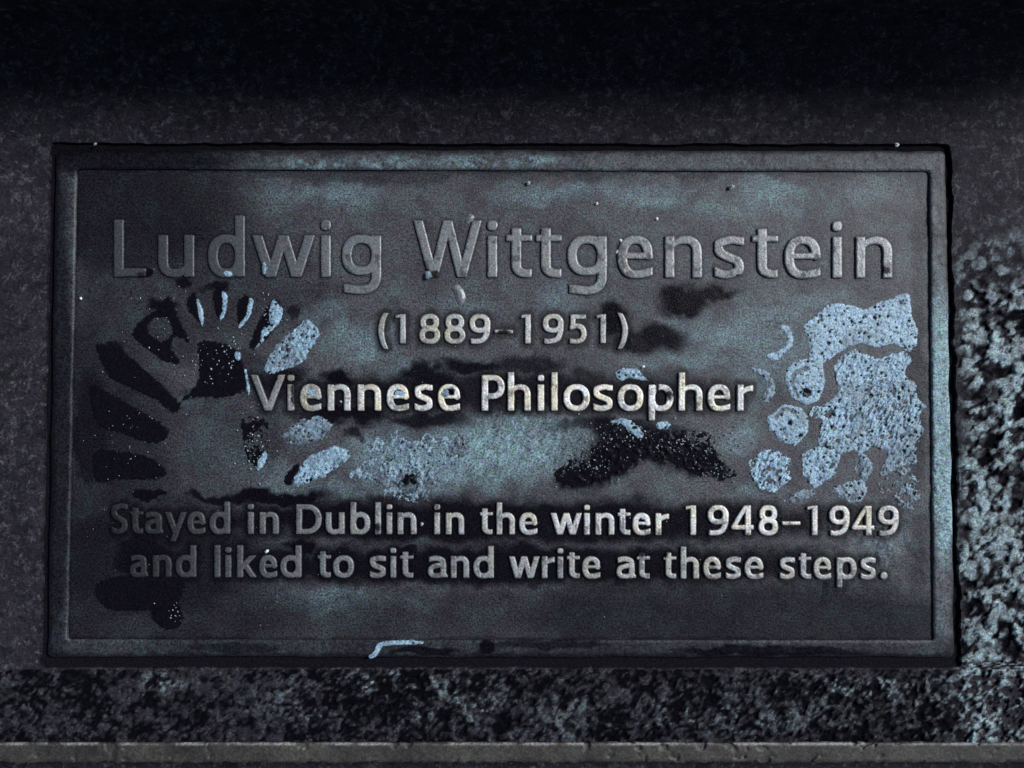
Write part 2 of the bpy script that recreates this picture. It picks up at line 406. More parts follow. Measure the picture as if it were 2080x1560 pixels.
WET_AND_SHADE = [(170, 1000, 210, 460, .62), (260, 440, 260, 150, .68), (430, 900, 160, 110, .35), (340, 1250, 400, 90, .58), (1500, 1255, 600, 80, .62), (300, 1140, 300, 150, .72), (330, 580, 330, 150, .45), (700, 352, 600, 20, .35), (1000, 1250, 950, 60, .45),  # wet patches; broad left, bottom and corner entries paint the light falloff
       (1385, 612, 55, 30, .95), (1445, 590, 60, 18, .8), (1245, 650, 30, 38, .95), (1300, 700, 75, 26, .75), (1340, 690, 55, 30, .8),
       (1080, 738, 90, 20, .7), (960, 745, 70, 18, .8), (870, 765, 60, 22, .8), (690, 768, 38, 20, .85), (570, 770, 60, 30, .7),
       (1050, 800, 520, 44, .72), (700, 845, 110, 20, .8), (880, 856, 90, 16, .75), (1250, 868, 160, 16, .7), (1200, 760, 40, 18, .6),
       (1030, 1058, 840, 46, .8), (1030, 1146, 810, 46, .8), (560, 1010, 120, 18, .9), (300, 1010, 40, 14, .9), (430, 1012, 70, 12, .8),
       (290, 1200, 78, 36, 1.0), (290, 1120, 90, 60, .8), (345, 1248, 40, 34, .9), (250, 1050, 50, 50, .6),
       (610, 1105, 40, 20, .85), (800, 1010, 60, 14, .6), (820, 1115, 36, 18, .8), (1240, 1250, 62, 50, .6), (1230, 1200, 100, 30, .55), (1340, 1190, 220, 20, .6),
       (1245, 935, 95, 42, .95, -25), (1400, 925, 85, 36, .95, 22), (1180, 970, 55, 20, .9), (1320, 880, 75, 22, .8), (1290, 910, 90, 36, .9),
       (1860, 800, 24, 220, .5), (1868, 1200, 22, 160, .4), (1868, 500, 16, 160, .35), (1230, 870, 40, 30, .8), (1680, 1215, 12, 34, .7),  # tall narrow strips paint the soft shade of the right border
       (1090, 350, 820, 9, .35), (330, 640, 45, 30, .5), (440, 585, 20, 18, .8), (290, 556, 18, 14, .9), (375, 572, 20, 10, .8),  # leading long strip paints the shade under the top border
       (185, 870, 50, 170, .75), (230, 720, 34, 40, .8), (330, 615, 40, 16, .8), (360, 690, 60, 60, .5), (600, 640, 16, 20, .7), (430, 590, 30, 14, .75), (500, 760, 60, 60, .4), (420, 800, 60, 20, .5), (555, 900, 20, 60, .4),
       (170, 900, 34, 130, .65), (200, 760, 40, 70, .5), (720, 880, 18, 14, .7), (830, 976, 22, 16, .9), (620, 1020, 30, 12, .7)]
SILT_SHEEN = [(700, 395, 120, 26, .34), (560, 385, 60, 24, .18), (1110, 392, 110, 22, .34), (1320, 392, 130, 30, .4), (1570, 400, 90, 34, .42), (1480, 432, 90, 20, .25), (1760, 395, 60, 30, .2),  # silt haze; blue sheen of the wet film is painted in
        (740, 690, 90, 44, .36), (660, 640, 60, 24, .3), (820, 745, 60, 16, .25), (950, 620, 60, 20, .22), (1150, 610, 70, 24, .22),
        (1470, 680, 120, 40, .42), (1560, 640, 110, 28, .38), (1420, 730, 120, 22, .3), (1650, 610, 100, 22, .28), (1300, 745, 60, 14, .2),
        (680, 1222, 90, 26, .4), (600, 1232, 50, 20, .2), (820, 1222, 60, 20, .18), (440, 880, 60, 60, .15), (470, 930, 60, 60, .2), (560, 960, 60, 40, .3),
        (1020, 905, 170, 72, .8), (900, 945, 170, 50, .75), (790, 930, 80, 56, .6), (1560, 720, 90, 90, .3), (1080, 960, 60, 30, .25), (1180, 900, 40, 24, .25), (1500, 890, 40, 40, .4), (1540, 800, 30, 30, .4),
        (1800, 1090, 60, 60, .28, 20), (1760, 1150, 60, 30, .2), (1250, 1020, 60, 12, .16), (1520, 1005, 60, 14, .16), (860, 985, 120, 20, .3), (700, 990, 60, 20, .3)]
def field_z(U, V):
    return ((fbm(U, V, 90, 3, 61) - .5) * 0.5 + (fbm(U, V, 14, 3, 64) - .5) * 0.12) * MM
def field():
    U, V = grid(128, 336, 1906, 1310, 2.4)
    d = np.minimum(quad_sdf(U, V, [(130, 338), (1896, 340), (1904, 1308), (130, 1306)]), 50)
    wet = blobs(U, V, WET_AND_SHADE, 70); silt = blobs(U, V, SILT_SHEEN, 90, 34, 0.2)
    silt = silt * (0.55 + 0.9 * (fbm(U, V, 26, 4, 99, .7)))
    # silt laid in fine oblique ripples below the word line
    rip = blobs(U, V, [(1040, 900, 150, 66, 1), (1790, 1100, 70, 70, .9), (1010, 960, 90, 30, .6)], 77, 20, .3)
    a = math.radians(36); r = U * math.cos(a) + V * math.sin(a); q = -U * math.sin(a) + V * math.cos(a)
    ripple = fbm(r, q * 0.38, 7, 3, 15, .6) - .5
    z = field_z(U, V) + rip * ripple * 1.9 * MM
    gr = blobs(U, V, [w for w in WET_AND_SHADE if w[4] == .95 and w[1] > 900], 71)
    z = z + gr * sstep(.62, .8, vnoise(U, V, 6, 33)) * 0.8 * MM
    grime_shade = np.zeros(U.shape)
    for lx0, lx1, lb, lH, prims in LSD:      # occlusion shade, soil and water painted round every raised letter
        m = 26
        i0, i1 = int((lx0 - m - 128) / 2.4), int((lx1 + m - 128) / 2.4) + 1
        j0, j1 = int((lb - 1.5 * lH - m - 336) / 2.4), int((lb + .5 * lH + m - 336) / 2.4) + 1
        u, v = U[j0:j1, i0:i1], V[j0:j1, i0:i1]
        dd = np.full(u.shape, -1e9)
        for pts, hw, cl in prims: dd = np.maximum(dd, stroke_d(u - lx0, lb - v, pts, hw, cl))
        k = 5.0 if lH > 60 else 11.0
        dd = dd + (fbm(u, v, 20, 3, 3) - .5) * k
        grime_shade[j0:j1, i0:i1] = np.maximum(grime_shade[j0:j1, i0:i1], (.6 if lH > 60 else .93) * (1 - sstep(.25 * k, 1.5 * k, -dd)))
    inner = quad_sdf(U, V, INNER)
    grime_shade = np.maximum(grime_shade, .8 * (1 - sstep(1, 9, inner + (fbm(U, V, 30, 3, 8) - .5) * 10)))  # shade and soil painted where the field meets the border
    relief('field_panel', U, V, d, z, BR, {'wet': np.clip(wet - rip * .3, 0, 1), 'silt': np.clip(silt, 0, 1), 'grime_shade': grime_shade}, zbase=-2 * MM, parent=plaque)
def frame():
    U, V = grid(92, 298, 1946, 1342, 2.4)
    di = -rquad_sdf(U, V, INNER, 7) + (fbm(U, V, 40, 3, 16) - .5) * 1.6; do = rquad_sdf(U, V, OUTER, 12) + (fbm(U, V, 50, 3, 6) - .5) * 5
    d = np.minimum(di, do)
    prof = np.sqrt(np.clip(1 - (1 - np.clip(di / 7, 0, 1)) ** 2, 0, 1)) * np.sqrt(np.clip(1 - (1 - np.clip(do / 9, 0, 1)) ** 2, 0, 1))
    z = Z_FRAME * (0.45 + 0.55 * prof) + (fbm(U, V, 24, 4, 36, .65) - .5) * .8 * MM
    right = blobs(U, V, [(1915, 760, 26, 150, 1), (1922, 960, 26, 170, 1), (1905, 650, 18, 60, .6)], 31, 9, .7)
    topf = blobs(U, V, [(640, 330, 70, 12, .7), (790, 328, 70, 12, .7), (950, 328, 80, 13, .65), (1085, 326, 60, 12, .7), (545, 330, 40, 8, .4)], 32, 9, .4)
    topf = topf * sstep(.40, .58, fbm(U, V, 16, 4, 11, .7))
    low = sstep(1000, 1100, V) * sstep(1880, 1890, U)
    z = z + right * (fbm(U, V, 7, 3, 19, .6) - .5) * (.25 + .7 * sstep(820, 960, V)) * 1.1 * MM + topf * fbm(U, V, 8, 2, 3) * .4 * MM
    wet = blobs(U, V, [(1120, 1310, 150, 14, .75), (860, 1322, 90, 10, .8), (480, 1315, 130, 12, .7), (990, 1316, 20, 18, .9), (1560, 1320, 240, 13, .8), (130, 320, 250, 30, .45), (1760, 1325, 90, 10, .5), (112, 830, 40, 620, .72), (700, 1318, 620, 40, .5), (1400, 1318, 620, 40, .5), (1930, 420, 30, 160, .3), (240, 322, 260, 40, .75)], 35, 10, .6)  # broad left, bottom and corner entries darken the frame as painted light falloff
    relief('border_frame', U, V, d, z, BR, {'wet': np.clip(wet - right, 0, 1), 'silt': np.clip(right * .95 + topf * .8 + 0.04, 0, 1), 'grime_shade': .8 * (1 - sstep(2, 12, do + (fbm(U, V, 22, 4, 8) - .5) * 14)) * (1 - right)}, zbase=-4 * MM, parent=plaque)
frame()

# ------------------------------------------------------------------ lettering
def qarc(cx, cy, rx, ry, a0, a1, n=14, e=2.35):
    out = []
    for i in range(n + 1):
        a = math.radians(a0 + (a1 - a0) * i / n); c, s = math.cos(a), math.sin(a)
        out.append((cx + rx * math.copysign(abs(c) ** (2 / e), c), cy + ry * math.copysign(abs(s) ** (2 / e), s)))
    return out
def crom(pts, k=8):
    p = [np.array(q, float) for q in pts]; p = [2 * p[0] - p[1]] + p + [2 * p[-1] - p[-2]]; out = []
    for i in range(1, len(p) - 2):
        for j in range(k):
            t = j / k; p0, p1, p2, p3 = p[i - 1:i + 3]
            out.append(tuple(0.5 * ((2 * p1) + (-p0 + p2) * t + (2 * p0 - 5 * p1 + 4 * p2 - p3) * t * t + (-p0 + 3 * p1 - 3 * p2 + p3) * t ** 3)))
    out.append(tuple(p[-2])); return out
def glyph(ch, w, H, s):
    """strokes of one letter: (points, half widths, clips); y up from the baseline, x-height H, stem s"""
    a = s / 2; t = s * 0.86; b = t / 2; L, R = a, w - a; cap = 1.365 * H; asc = 1.47 * H; D = 0.41 * H; ov = 0.015 * H
    P = []
    def st(pts, hw=None, clip=()):
        if hw is None:     # thick on verticals, thinner on horizontals
            hw = []
            for i in range(len(pts)):
                q0 = pts[max(i - 1, 0)]; q1 = pts[min(i + 1, len(pts) - 1)]
                dx, dy = abs(q1[0] - q0[0]), abs(q1[1] - q0[1]); l = math.hypot(dx, dy) or 1
                hw.append(b + (a - b) * dy / l)
        elif isinstance(hw, (int, float)): hw = [hw] * len(pts)
        P.append((pts, hw, clip))
    def Y(lo=None, hi=None, xlo=None, xhi=None):
        c = []
        if lo is not None: c.append((0, 1, lo))
        if hi is not None: c.append((0, -1, -hi))
        if xlo is not None: c.append((1, 0, xlo))
        if xhi is not None: c.append((-1, 0, -xhi))
        return c
    def stem(x, y0, y1): st([(x, y0 - s), (x, y1 + s)], a, Y(y0, y1))
    def ring(x0, x1, y0, y1): st(qarc((x0 + x1) / 2, (y0 + y1) / 2, (x1 - x0) / 2, (y1 - y0) / 2, 0, 360, 48))
    def arch(y0, h=H):     # n-like shoulder
        cx = L + (R - L) * 0.55; cy = 0.60 * h
        l = qarc(cx, cy, cx - L, h - b + ov - cy, 180, 90, 12, 2.0); r = qarc(cx, cy, R - cx, h - b + ov - cy, 90, 0, 12, 2.4)
        pts = l + r[1:] + [(R, y0 - s)]
        hw = [a * .55 + (b - a * .55) * i / 12 for i in range(13)] + [b + (a - b) * i / 12 for i in range(1, 13)] + [a]
        st(pts, hw, Y(y0, None))
    if ch == 'o': ring(L, R, b - ov, H - b + ov)
    elif ch == 'n': stem(L, 0, H); arch(0)
    elif ch == 'h': stem(L, 0, asc); arch(0)
    elif ch == 'u':
        for pts, hw, cl in glyph('n', w, H, s):
            P.append(([(w - x, H - y) for x, y in pts], hw, [(-nx, -ny, c - nx * w - ny * H) for nx, ny, c in cl]))
    elif ch == 'r':
        stem(L, 0, H)
        cx = w * 0.98; cy = .55 * H
        st(qarc(cx, cy, cx - L, H - b * 1.25 - cy, 180, 90, 12, 2.0), [a * .6 + (b * 1.1 - a * .6) * i / 12 for i in range(13)], Y(xhi=w))
    elif ch == 'i': stem(w / 2, 0, H); st([(w / 2, 1.225 * H), (w / 2, 1.265 * H)], [a * 1.04] * 2, Y(1.12 * H, 1.375 * H))
    elif ch == 'l': stem(w / 2, 0, asc)
    elif ch == 'd': ring(L, R, b - ov, H - b + ov); stem(R, 0, asc)
    elif ch == 'b': ring(L, R, b - ov, H - b + ov); stem(L, 0, asc)
    elif ch == 'p': ring(L, R, b - ov, H - b + ov); stem(L, -.37 * H, H)
    elif ch == 'g':
        ring(L, R, .05 * H + b, H - b + ov); st([(R, H + s), (R, H * .5)], a, Y(None, H))
        q = [(R, .6 * H), (R, .1 * H)] + qarc(w * .46, .04 * H, R - w * .46, D + .04 * H - b, 0, -90, 12)[1:] + [(w * .02, -D + b + .05 * H), (-w * .1, -D + b + .08 * H)]
        st(q, None, Y(xlo=w * .045))
    elif ch == 'e':
        cy = .5 * H; q = qarc(w / 2, cy, w / 2 - a, H / 2 - b + ov, 4, 268, 44)
        q += [(w * .62, b - ov), (w * .82, b + .02 * H), (w * 1.1, b + .09 * H)]
        st(q, None, Y(xhi=w * .985)) ; st([(L, .53 * H), (w + s, .53 * H)], .078 * H if H > 60 else .072 * H, Y(xlo=L, xhi=w - .01 * w))
        P[-2] = (P[-2][0], P[-2][1], P[-2][2])
    elif ch == 's' or ch == 'S':
        h = H if ch == 's' else cap
        q = crom([(w * 1.05, h * .93 - b * .6), (w * .82, h - b * 1.1), (w * .56, h - b + ov), (L + .03 * w, h * .86 - b * .3), (L * .95, h * .72), (w * .26, h * .59), (w * .5, h * .5), (w * .76, h * .41), (R, h * .27), (R - .06 * w, h * .12 + b * .4), (w * .46, b - ov), (w * .2, b + .01 * h), (-w * .1, b + .10 * h)])
        st(q, None, Y(xlo=.03 * w, xhi=.92 * w if ch == 's' else .93 * w) if False else None or [(1, 0, .02 * w), (-1, 0, -w)])
        P[-1] = (P[-1][0][4:], P[-1][1][4:], P[-1][2])
    elif ch == 't':
        sx = .39 * w; q = [(sx, 1.19 * H + s), (sx, .34 * H)] + qarc(w * .86, .30 * H, w * .86 - sx, .30 * H - b, 180, 270, 12, 2.4)[1:] + [(w * 1.2, b + .03 * H)]
        st(q, None, Y(None, 1.19 * H, xhi=w * .985)); st([(-s, .945 * H), (w + s, .945 * H)], .078 * H, Y(xlo=0, xhi=w))
    elif ch == 'a':
        x = w * .93 - a; q = crom([(.03 * w, .90 * H - b * .6), (.14 * w, H - b * 1.25), (.42 * w, H - b + ov), (.70 * w, H - b * 1.5), (x, .66 * H), (x, .4 * H), (x, .15 * H)])
        st(q, None, Y(xlo=.07 * w)); st([(x, .3 * H), (x + .01 * w, .16 * H), (w * .97, b * .7)], [a, a * .95, b * .62], Y(0, None, xhi=w))
        q = crom([(x, .59 * H), (w * .52, .575 * H), (L + .06 * w, .47 * H), (L, .28 * H), (L + .08 * w, .14 * H), (w * .42, b - ov), (w * .64, .13 * H), (x, .24 * H)])
        st(q, None)
        P[-1] = (q, [h * .92 for h in P[-1][1]], ())
    elif ch == 'y':
        st([(a * .95, H + .2 * H), (w * .5, .06 * H)], a * .96, Y(None, H)); P[-1] = ([(a * .95 - (.2) * (w * .5 - a), 1.2 * H), (w * .5, .04 * H)], [a * .96] * 2, Y(None, H))
        dx = (w - a) - w * .5; st([(w - a + dx * .21, 1.2 * H), (w * .5, .02 * H), (w * .5 - dx * .42, -.40 * H)], a * .92, Y(-.36 * H, H))
    elif ch in 'wWV':
        h = H if ch == 'w' else cap
        X = [a * 1.0, w * .295, w * .5, w * .705, w - a] if ch != 'V' else [a * 1.0, w * .5, w - a]
        k = a * (.98 if ch != 'W' else .93)
        for i in range(len(X) - 1):
            xa, xb = X[i], X[i + 1]; up = (i % 2 == 1)
            top, bot = (xb, xa) if up else (xa, xb)
            e = .25; st([(top + (top - bot) * e, h * (1 + e)), (bot - (top - bot) * e * .0, 0.0 * h)], k, Y(0, h))
    elif ch == 'k':
        stem(L, 0, asc); e = (w - a * 1.1, H)
        st([(L + .05 * w, .40 * H), (w - a * .9 + .12 * w, 1.14 * H)], a * .86, Y(None, H)); st([(.42 * w, .56 * H), (w - a * .8 + .06 * w, -.1 * H)], a * .9, Y(0))
    elif ch == 'L': stem(L, 0, cap); st([(L, b), (w + s, b)], b, Y(0, None, xhi=w, xlo=0))
    elif ch == 'P':
        stem(L, 0, cap); y0, y1 = .385 * cap + b * .3, cap - b; cx = w * .48
        st([(L, y1), (cx, y1)] + qarc(cx, (y0 + y1) / 2, R - cx, (y1 - y0) / 2, 90, -90, 20, 2.2)[1:] + [(L, y0)])
    elif ch == 'D':
        stem(L, 0, cap); cx = w * .40
        st([(L, cap - b), (cx, cap - b)] + qarc(cx, cap / 2, R - cx, cap / 2 - b, 90, -90, 28, 2.2)[1:] + [(L, b)])
    elif ch == '1': stem(R, 0, cap); st([(-s, .865 * cap), (R, .955 * cap)], .058 * cap, Y(None, cap, xlo=0))
    elif ch == '8':
        ring(L + .05 * w, R - .05 * w, .525 * cap, cap - b + ov); ring(L, R, b - ov, .50 * cap)
    elif ch == '9':
        ring(L, R - .01 * w, .36 * cap + b, cap - b + ov)
        st(crom([(R, .74 * cap), (R, .58 * cap), (R - .02 * w, .40 * cap), (R - .13 * w, .20 * cap), (w * .55, b + .02 * cap), (w * .30, b - ov), (w * .12, b), (-w * .05, b + .02 * cap)]), None, [(1, 0, .06 * w)])
    elif ch == '4':
        x = w * .74; st([(x - .02 * w, 1.06 * cap), (L * .55, .27 * cap)], b * .93, Y(None, cap)); stem(x, 0, cap); st([(L * .5, .265 * cap), (w + s, .265 * cap)], b * .92, Y(xhi=w, xlo=0))
    elif ch == '5':
        st([(.12 * w, cap - b), (w + s, cap - b)], b, Y(None, cap, xlo=.06 * w, xhi=.95 * w)); st([(.06 * w + a * .92, cap - b), (.06 * w + a * .92, .56 * cap)], a * .9, Y(.5 * cap, cap))
        st(crom([(.10 * w, .555 * cap), (.38 * w, .60 * cap), (w * .70, .54 * cap), (R, .33 * cap), (R - .12 * w, .14 * cap), (w * .42, b - ov), (.15 * w, b), (-.1 * w, b + .03 * cap)]), None, [(1, 0, 0)])
        P[-1] = (P[-1][0], P[-1][1], [(1, 0, .02 * w)])
    elif ch == '-': st([(-s, 0.5 * cap * 0.86), (w + s, 0.5 * cap * .86)], .062 * cap, Y(xlo=0, xhi=w))
    elif ch == '.': st([(w / 2, w / 2 - .5), (w / 2, w / 2 + .5)], w / 2)
    elif ch in '()':
        q = crom([(w * .80, cap * 1.10), (w * .42, cap * .83), (w * .22, cap * .45), (w * .40, cap * .05), (w * .80, -cap * .24)])
        if ch == ')': q = [(w - x, y) for x, y in q]
        n = len(q); st(q, [a * (.62 + .42 * math.sin(math.pi * i / (n - 1))) for i in range(n)], Y(-.19 * cap, 1.045 * cap))
    return P
def stroke_d(X, Yg, pts, hw, clips):
    d = np.full(X.shape, -1e9)
    for (x0, y0), (x1, y1), h0, h1 in zip(pts[:-1], pts[1:], hw[:-1], hw[1:]):
        ex, ey = x1 - x0, y1 - y0; l2 = ex * ex + ey * ey
        if l2 < 1e-12: continue
        t = np.clip(((X - x0) * ex + (Yg - y0) * ey) / l2, 0, 1)
        d = np.maximum(d, h0 + (h1 - h0) * t - np.hypot(X - x0 - t * ex, Yg - y0 - t * ey))
    for nx, ny, c in (clips or ()):
        p = nx * X + ny * Yg - c          # rounded corner where the clip meets the side
        r = 2.2
        A = np.minimum(d - r, 0); B = np.minimum(p - r, 0)
        d = np.where((d < r) & (p < r), r - np.hypot(A, B), np.minimum(d, p))
    return d
def wear_at(u, v):
    w = 0.95 * np.exp(-(((u - 1290) / 470) ** 2 + ((v - 800) / 62) ** 2)) + .62 * np.exp(-(((u - 760) / 260) ** 2 + ((v - 805) / 60) ** 2))
    w += .85 * np.exp(-(((u - 1500) / 650) ** 2 + ((v - 1055) / 48) ** 2)) + .40 * np.exp(-(((u - 1450) / 560) ** 2 + ((v - 1150) / 40) ** 2))
    w += .55 * np.exp(-(((u - 1020) / 320) ** 2 + ((v - 665) / 50) ** 2)) + .10 * np.exp(-(((u - 1250) / 500) ** 2 + ((v - 520) / 70) ** 2))  # name-line term also paints the light rising from the left
    return np.clip(w, 0, 1)
DIRT = [(865, 553, 9, 8), (884, 556, 10, 8), (290, 560, 14, 12), (345, 570, 10, 8), (600, 800, 10, 30), (1360, 800, 10, 12), (1290, 1120, 0, 0), (1345, 1125, 12, 10), (1305, 1122, 14, 9), (915, 795, 10, 9),
        (560, 770, 4, 4), (1335, 790, 5, 12), (225, 1060, 25, 40), (1013, 1075, 0, 0), (767, 1072, 8, 9), (1800, 548, 14, 8), (1020, 675, 16, 6), (1502, 560, 8, 4)]
LSD = []
def letter(ch, x0, x1, base, H, s, hz, dome):
    w = x1 - x0; g = 1.0 if H < 60 else 1.45
    asc = 1.5 * H; de = .48 * H
    U, V = grid(x0 - 3, base - asc - 3, x1 + 3, base + de + 3, g)
    X = U - x0; Yg = base - V
    X = X + (fbm(U, V, 9, 2, 51) - .5) * .9; Yg = Yg + (fbm(U, V, 9, 2, 53) - .5) * .9
    d = np.full(U.shape, -1e9)
    for pts, hw, cl in glyph(ch, w, H, s): d = np.maximum(d, stroke_d(X, Yg, pts, hw, cl))
    rr = dome * s * .5
    prof = np.sqrt(np.clip(1 - (1 - np.clip(d / rr, 0, 1)) ** 2, 0, 1))
    z = hz * (.5 + .5 * prof) + field_z(U, V) + (fbm(U, V, 10, 3, 58) - .5) * .22 * MM
    dirt_falloff = np.zeros(U.shape)
    for cu, cv, ru, rv in DIRT:
        if ru and abs(cu - (x0 + x1) / 2) < w + ru: dirt_falloff = np.maximum(dirt_falloff, 1 - sstep(.6, 1.3, np.hypot((U - cu) / ru, (V - cv) / rv) + (fbm(U, V, 8, 3, 5) - .5)))
    dirt_falloff = np.maximum(dirt_falloff, .6 * sstep(.56, .72, fbm(U, V, 18, 4, 83, .7)))
    dirt_falloff = np.maximum(dirt_falloff, .55 * (1 - sstep(.0, 2.6, d + (fbm(U, V, 7, 2, 84) - .5) * 2.5)))
    LSD.append((x0, x1, base, H, glyph(ch, w, H, s)))
    dirt_falloff = np.maximum(dirt_falloff, .74 * (1 + .25 * sstep(700, 1000, V)) * (1 - sstep(300, 900, U + (V - 560) * .08 + (fbm(U, V, 60, 3, 71) - .5) * 160)))  # light falloff towards the left painted onto the letters as darkening
    relief('letter', U, V, d, z, LE, {'wear': wear_at(U, V) * (.75 + .5 * fbm(U, V, 30, 3, 9)) * (1 + .0 * U), 'dirt_falloff': np.clip(dirt_falloff, 0, 1)}, zbase=-.3 * MM, parent=plaque)
LINES = [
 ('LudwigWittgenstein', [231, 296, 321, 394, 422, 497, 512, 639, 651, 672, 694, 774, 839, 979, 990, 1010, 1028, 1081, 1088, 1141, 1152, 1233, 1254, 1327, 1350, 1426, 1449, 1512, 1527, 1581, 1593, 1668, 1690, 1711, 1738, 1813], (562, 565.5), 85, 20, 1.25, .40),
 ('(1889-1951)', [769, 791, 803, 824, 851, 894, 902, 945, 953, 996, 1004, 1042, 1058, 1078, 1102, 1145, 1156, 1192, 1211, 1231, 1251, 1275], (698, 698), 44, 12, 1.3, .55),
 ('ViennesePhilosopher', [509, 579, 583, 598, 609, 653, 665, 712, 726, 774, 785, 831, 841, 879, 889, 935, 978, 1025, 1031, 1078, 1091, 1106, 1119, 1133, 1144, 1198, 1204, 1245, 1254, 1307, 1317, 1368, 1378, 1427, 1437, 1484, 1497, 1530], (834, 835), 53.5, 13.6, 1.5, .5),
 ('StayedinDublininthewinter1948-1949', [225, 259, 264, 290, 293, 331, 334, 379, 380, 417, 425, 467, 502, 516, 527, 566, 601, 653, 661, 700, 711, 752, 761, 774, 784, 797, 807, 846, 881, 894, 905, 943, 974, 1001, 1008, 1046, 1054, 1092, 1118, 1182, 1185, 1199, 1209, 1248, 1254, 1281, 1284, 1322, 1331, 1359, 1392, 1414, 1437, 1480, 1486, 1531, 1540, 1581, 1588, 1626, 1639, 1661, 1684, 1726, 1731, 1776, 1783, 1826], (1084, 1088), 44.5, 12.2, 1.45, .6),
 ('andlikedtositandwriteatthesesteps.', [263, 300, 310, 348, 356, 398, 435, 447, 457, 469, 481, 520, 526, 563, 569, 612, 645, 672, 676, 719, 750, 784, 792, 805, 812, 840, 868, 909, 915, 953, 961, 1003, 1033, 1096, 1100, 1127, 1132, 1144, 1151, 1178, 1182, 1220, 1251, 1292, 1293, 1320, 1347, 1374, 1382, 1420, 1428, 1465, 1473, 1505, 1512, 1551, 1583, 1615, 1621, 1648, 1652, 1689, 1699, 1740, 1747, 1779, 1788, 1803], (1172, 1177), 44.5, 12.2, 1.45, .6),
]
for text, xs, (b0, b1), H, s, hz, dome in LINES:
    assert len(xs) == 2 * len(text), (text, len(xs), len(text))
    for i, ch in enumerate(text):
        a0, a1 = xs[2 * i], xs[2 * i + 1]
        bl = b0 + (b1 - b0) * ((a0 + a1) / 2 - 230) / 1600
        if ch == '-': bl += 1.5
        letter(ch, a0, a1, bl, H, s, hz * MM, dome)

field()

# ------------------------------------------------------------------ boot prints: silt (wet glare painted pale) and water films on the field
def Z6(p): return [(1480 + x / 3.25, 580 + y / 3.25) for x, y in p]
def Z5(p): return [(140 + x / 3.545, 560 + y / 3.545) for x, y in p]
def Z8(p): return [(560 + x / 3.467, 800 + y / 3.467) for x, y in p]
def film(name, pts, mat, label, cat, group, thick=.55, rag=5.0, hole=(), pits=0.0, rough=.5, stripes=None, seed=1, thin=0.0, step=1.6, on=0.0, patchy=0.0, sharp=False, arcs=(), fade=None):
    if mat is WA: rag *= .7
    pts = smooth_closed(pts, 5) if len(pts) < 40 and not sharp else np.array(pts)
    u0, v0 = pts.min(0) - 8; u1, v1 = pts.max(0) + 8
    U, V = grid(u0, v0, u1, v1, step)
    d = poly_sdf(U, V, pts) + (2.5 if mat is WA else 1.6) + (fbm(U, V, 14, 4, seed, .7) - .5) * rag * 2
    bare = mat is WA
    if bare:
        for hu, hv, hr in hole: d = np.minimum(d, np.hypot(U - hu, V - hv) - hr * (.85 + .4 * (fbm(U, V, 8, 2, 6))))
    pit = np.zeros(U.shape)
    for hu, hv, hr in hole: pit = np.maximum(pit, sstep(1.15, .8, np.hypot(U - hu, V - hv) / hr + (fbm(U, V, 7, 3, 6) - .5) * .9))
    if pits:
        for sc_, k, th in ((9, seed, .72), (17, seed + 3, .84), (38, seed + 5, .88)):
            f1, f2, idv = worley(U, V, sc_, k)
            rad = np.clip(idv - th + .05 * pits, 0, 1) * 1.1
            pit = np.maximum(pit, sstep(.08, -.04, f1 + (fbm(U, V, 6, 3, k, .7) - .5) * .5 - rad))
    if patchy: d = np.minimum(d, (fbm(U, V, 12, 4, seed + 7, .7) - patchy) * 40)
    z = field_z(U, V) + (on + thick * (.25 + .75 * np.clip(d / 6, 0, 1))) * MM
    tm = np.full(U.shape, thin) * (0.6 + .8 * fbm(U, V, 20, 3, seed + 11)) + .45 * sstep(.5, .72, fbm(U, V, 44, 4, seed + 12, .6))
    for a_ in arcs:      # scraped line where the tread's rim pressed the silt away
        dl = stroke_d(U, V, crom(a_), [4.2] * (8 * (len(a_) - 1) + 1), ())
        dl = dl + (fbm(U, V, 8, 3, 3) - .5) * 5
        z = z - sstep(-1, 1.5, dl) * thick * .7 * MM; tm = np.maximum(tm, .85 * sstep(-1.5, 1.5, dl))
    if fade:             # the silt lies thinner towards one end
        f0, f1_ = fade; q_ = U * .35 + V; tm = np.maximum(tm, .62 * sstep(f0, f1_, q_ + (fbm(U, V, 26, 4, 2, .7) - .5) * 130))
    z = z - pit * thick * .8 * MM
    if mat is WA: z = z - .2 * MM
    elif rough > .25: z = z - sstep(.66, .80, vnoise(U, V, 5.0, seed + 31)) * .22 * MM
    z = z + (fbm(U, V, 6, 3, seed + 2, .65) - .5) * rough * MM
    if stripes:
        a = math.radians(stripes); r = U * math.cos(a) + V * math.sin(a); q = -U * math.sin(a) + V * math.cos(a)
        z = z + (fbm(r, q * .35, 6.5, 3, seed + 3, .7) - .5) * 2.0 * MM * (.3 + 1.4 * fbm(U, V, 60, 2, seed + 6))
    if (d > 0).sum() < 6: return None
    soft = 8.0 if mat is WA else (1.2 if rag < 1.2 else 3.2)
    o = relief(name, U, V, d, z, mat, {'thin': np.clip(tm, 0, .95), 'edge': np.clip(d / soft, 0, 1.4), 'pit': pit}, zbase=-.4 * MM)
    return tag(o, label, cat, group)
G1 = 'pale lugs of the boot print by the right border'
G2 = 'dark wet lugs of the boot print on the left'
film('silt_print', Z6([(500, 250), (560, 215), (680, 120), (780, 125), (870, 146), (915, 150), (960, 122), (1060, 90), (1150, 50), (1200, 80), (1205, 190), (1245, 290), (1235, 400), (1180, 430), (1100, 385), (980, 405), (890, 385), (820, 395), (740, 430), (650, 495), (590, 520), (540, 460), (530, 370), (505, 300)]), SI, 'pitted silt patch with painted pale blue glare, uppermost beside the right border under the letters i and n', 'silt patch', G1, pits=.5, rag=4, seed=3, rough=.3)
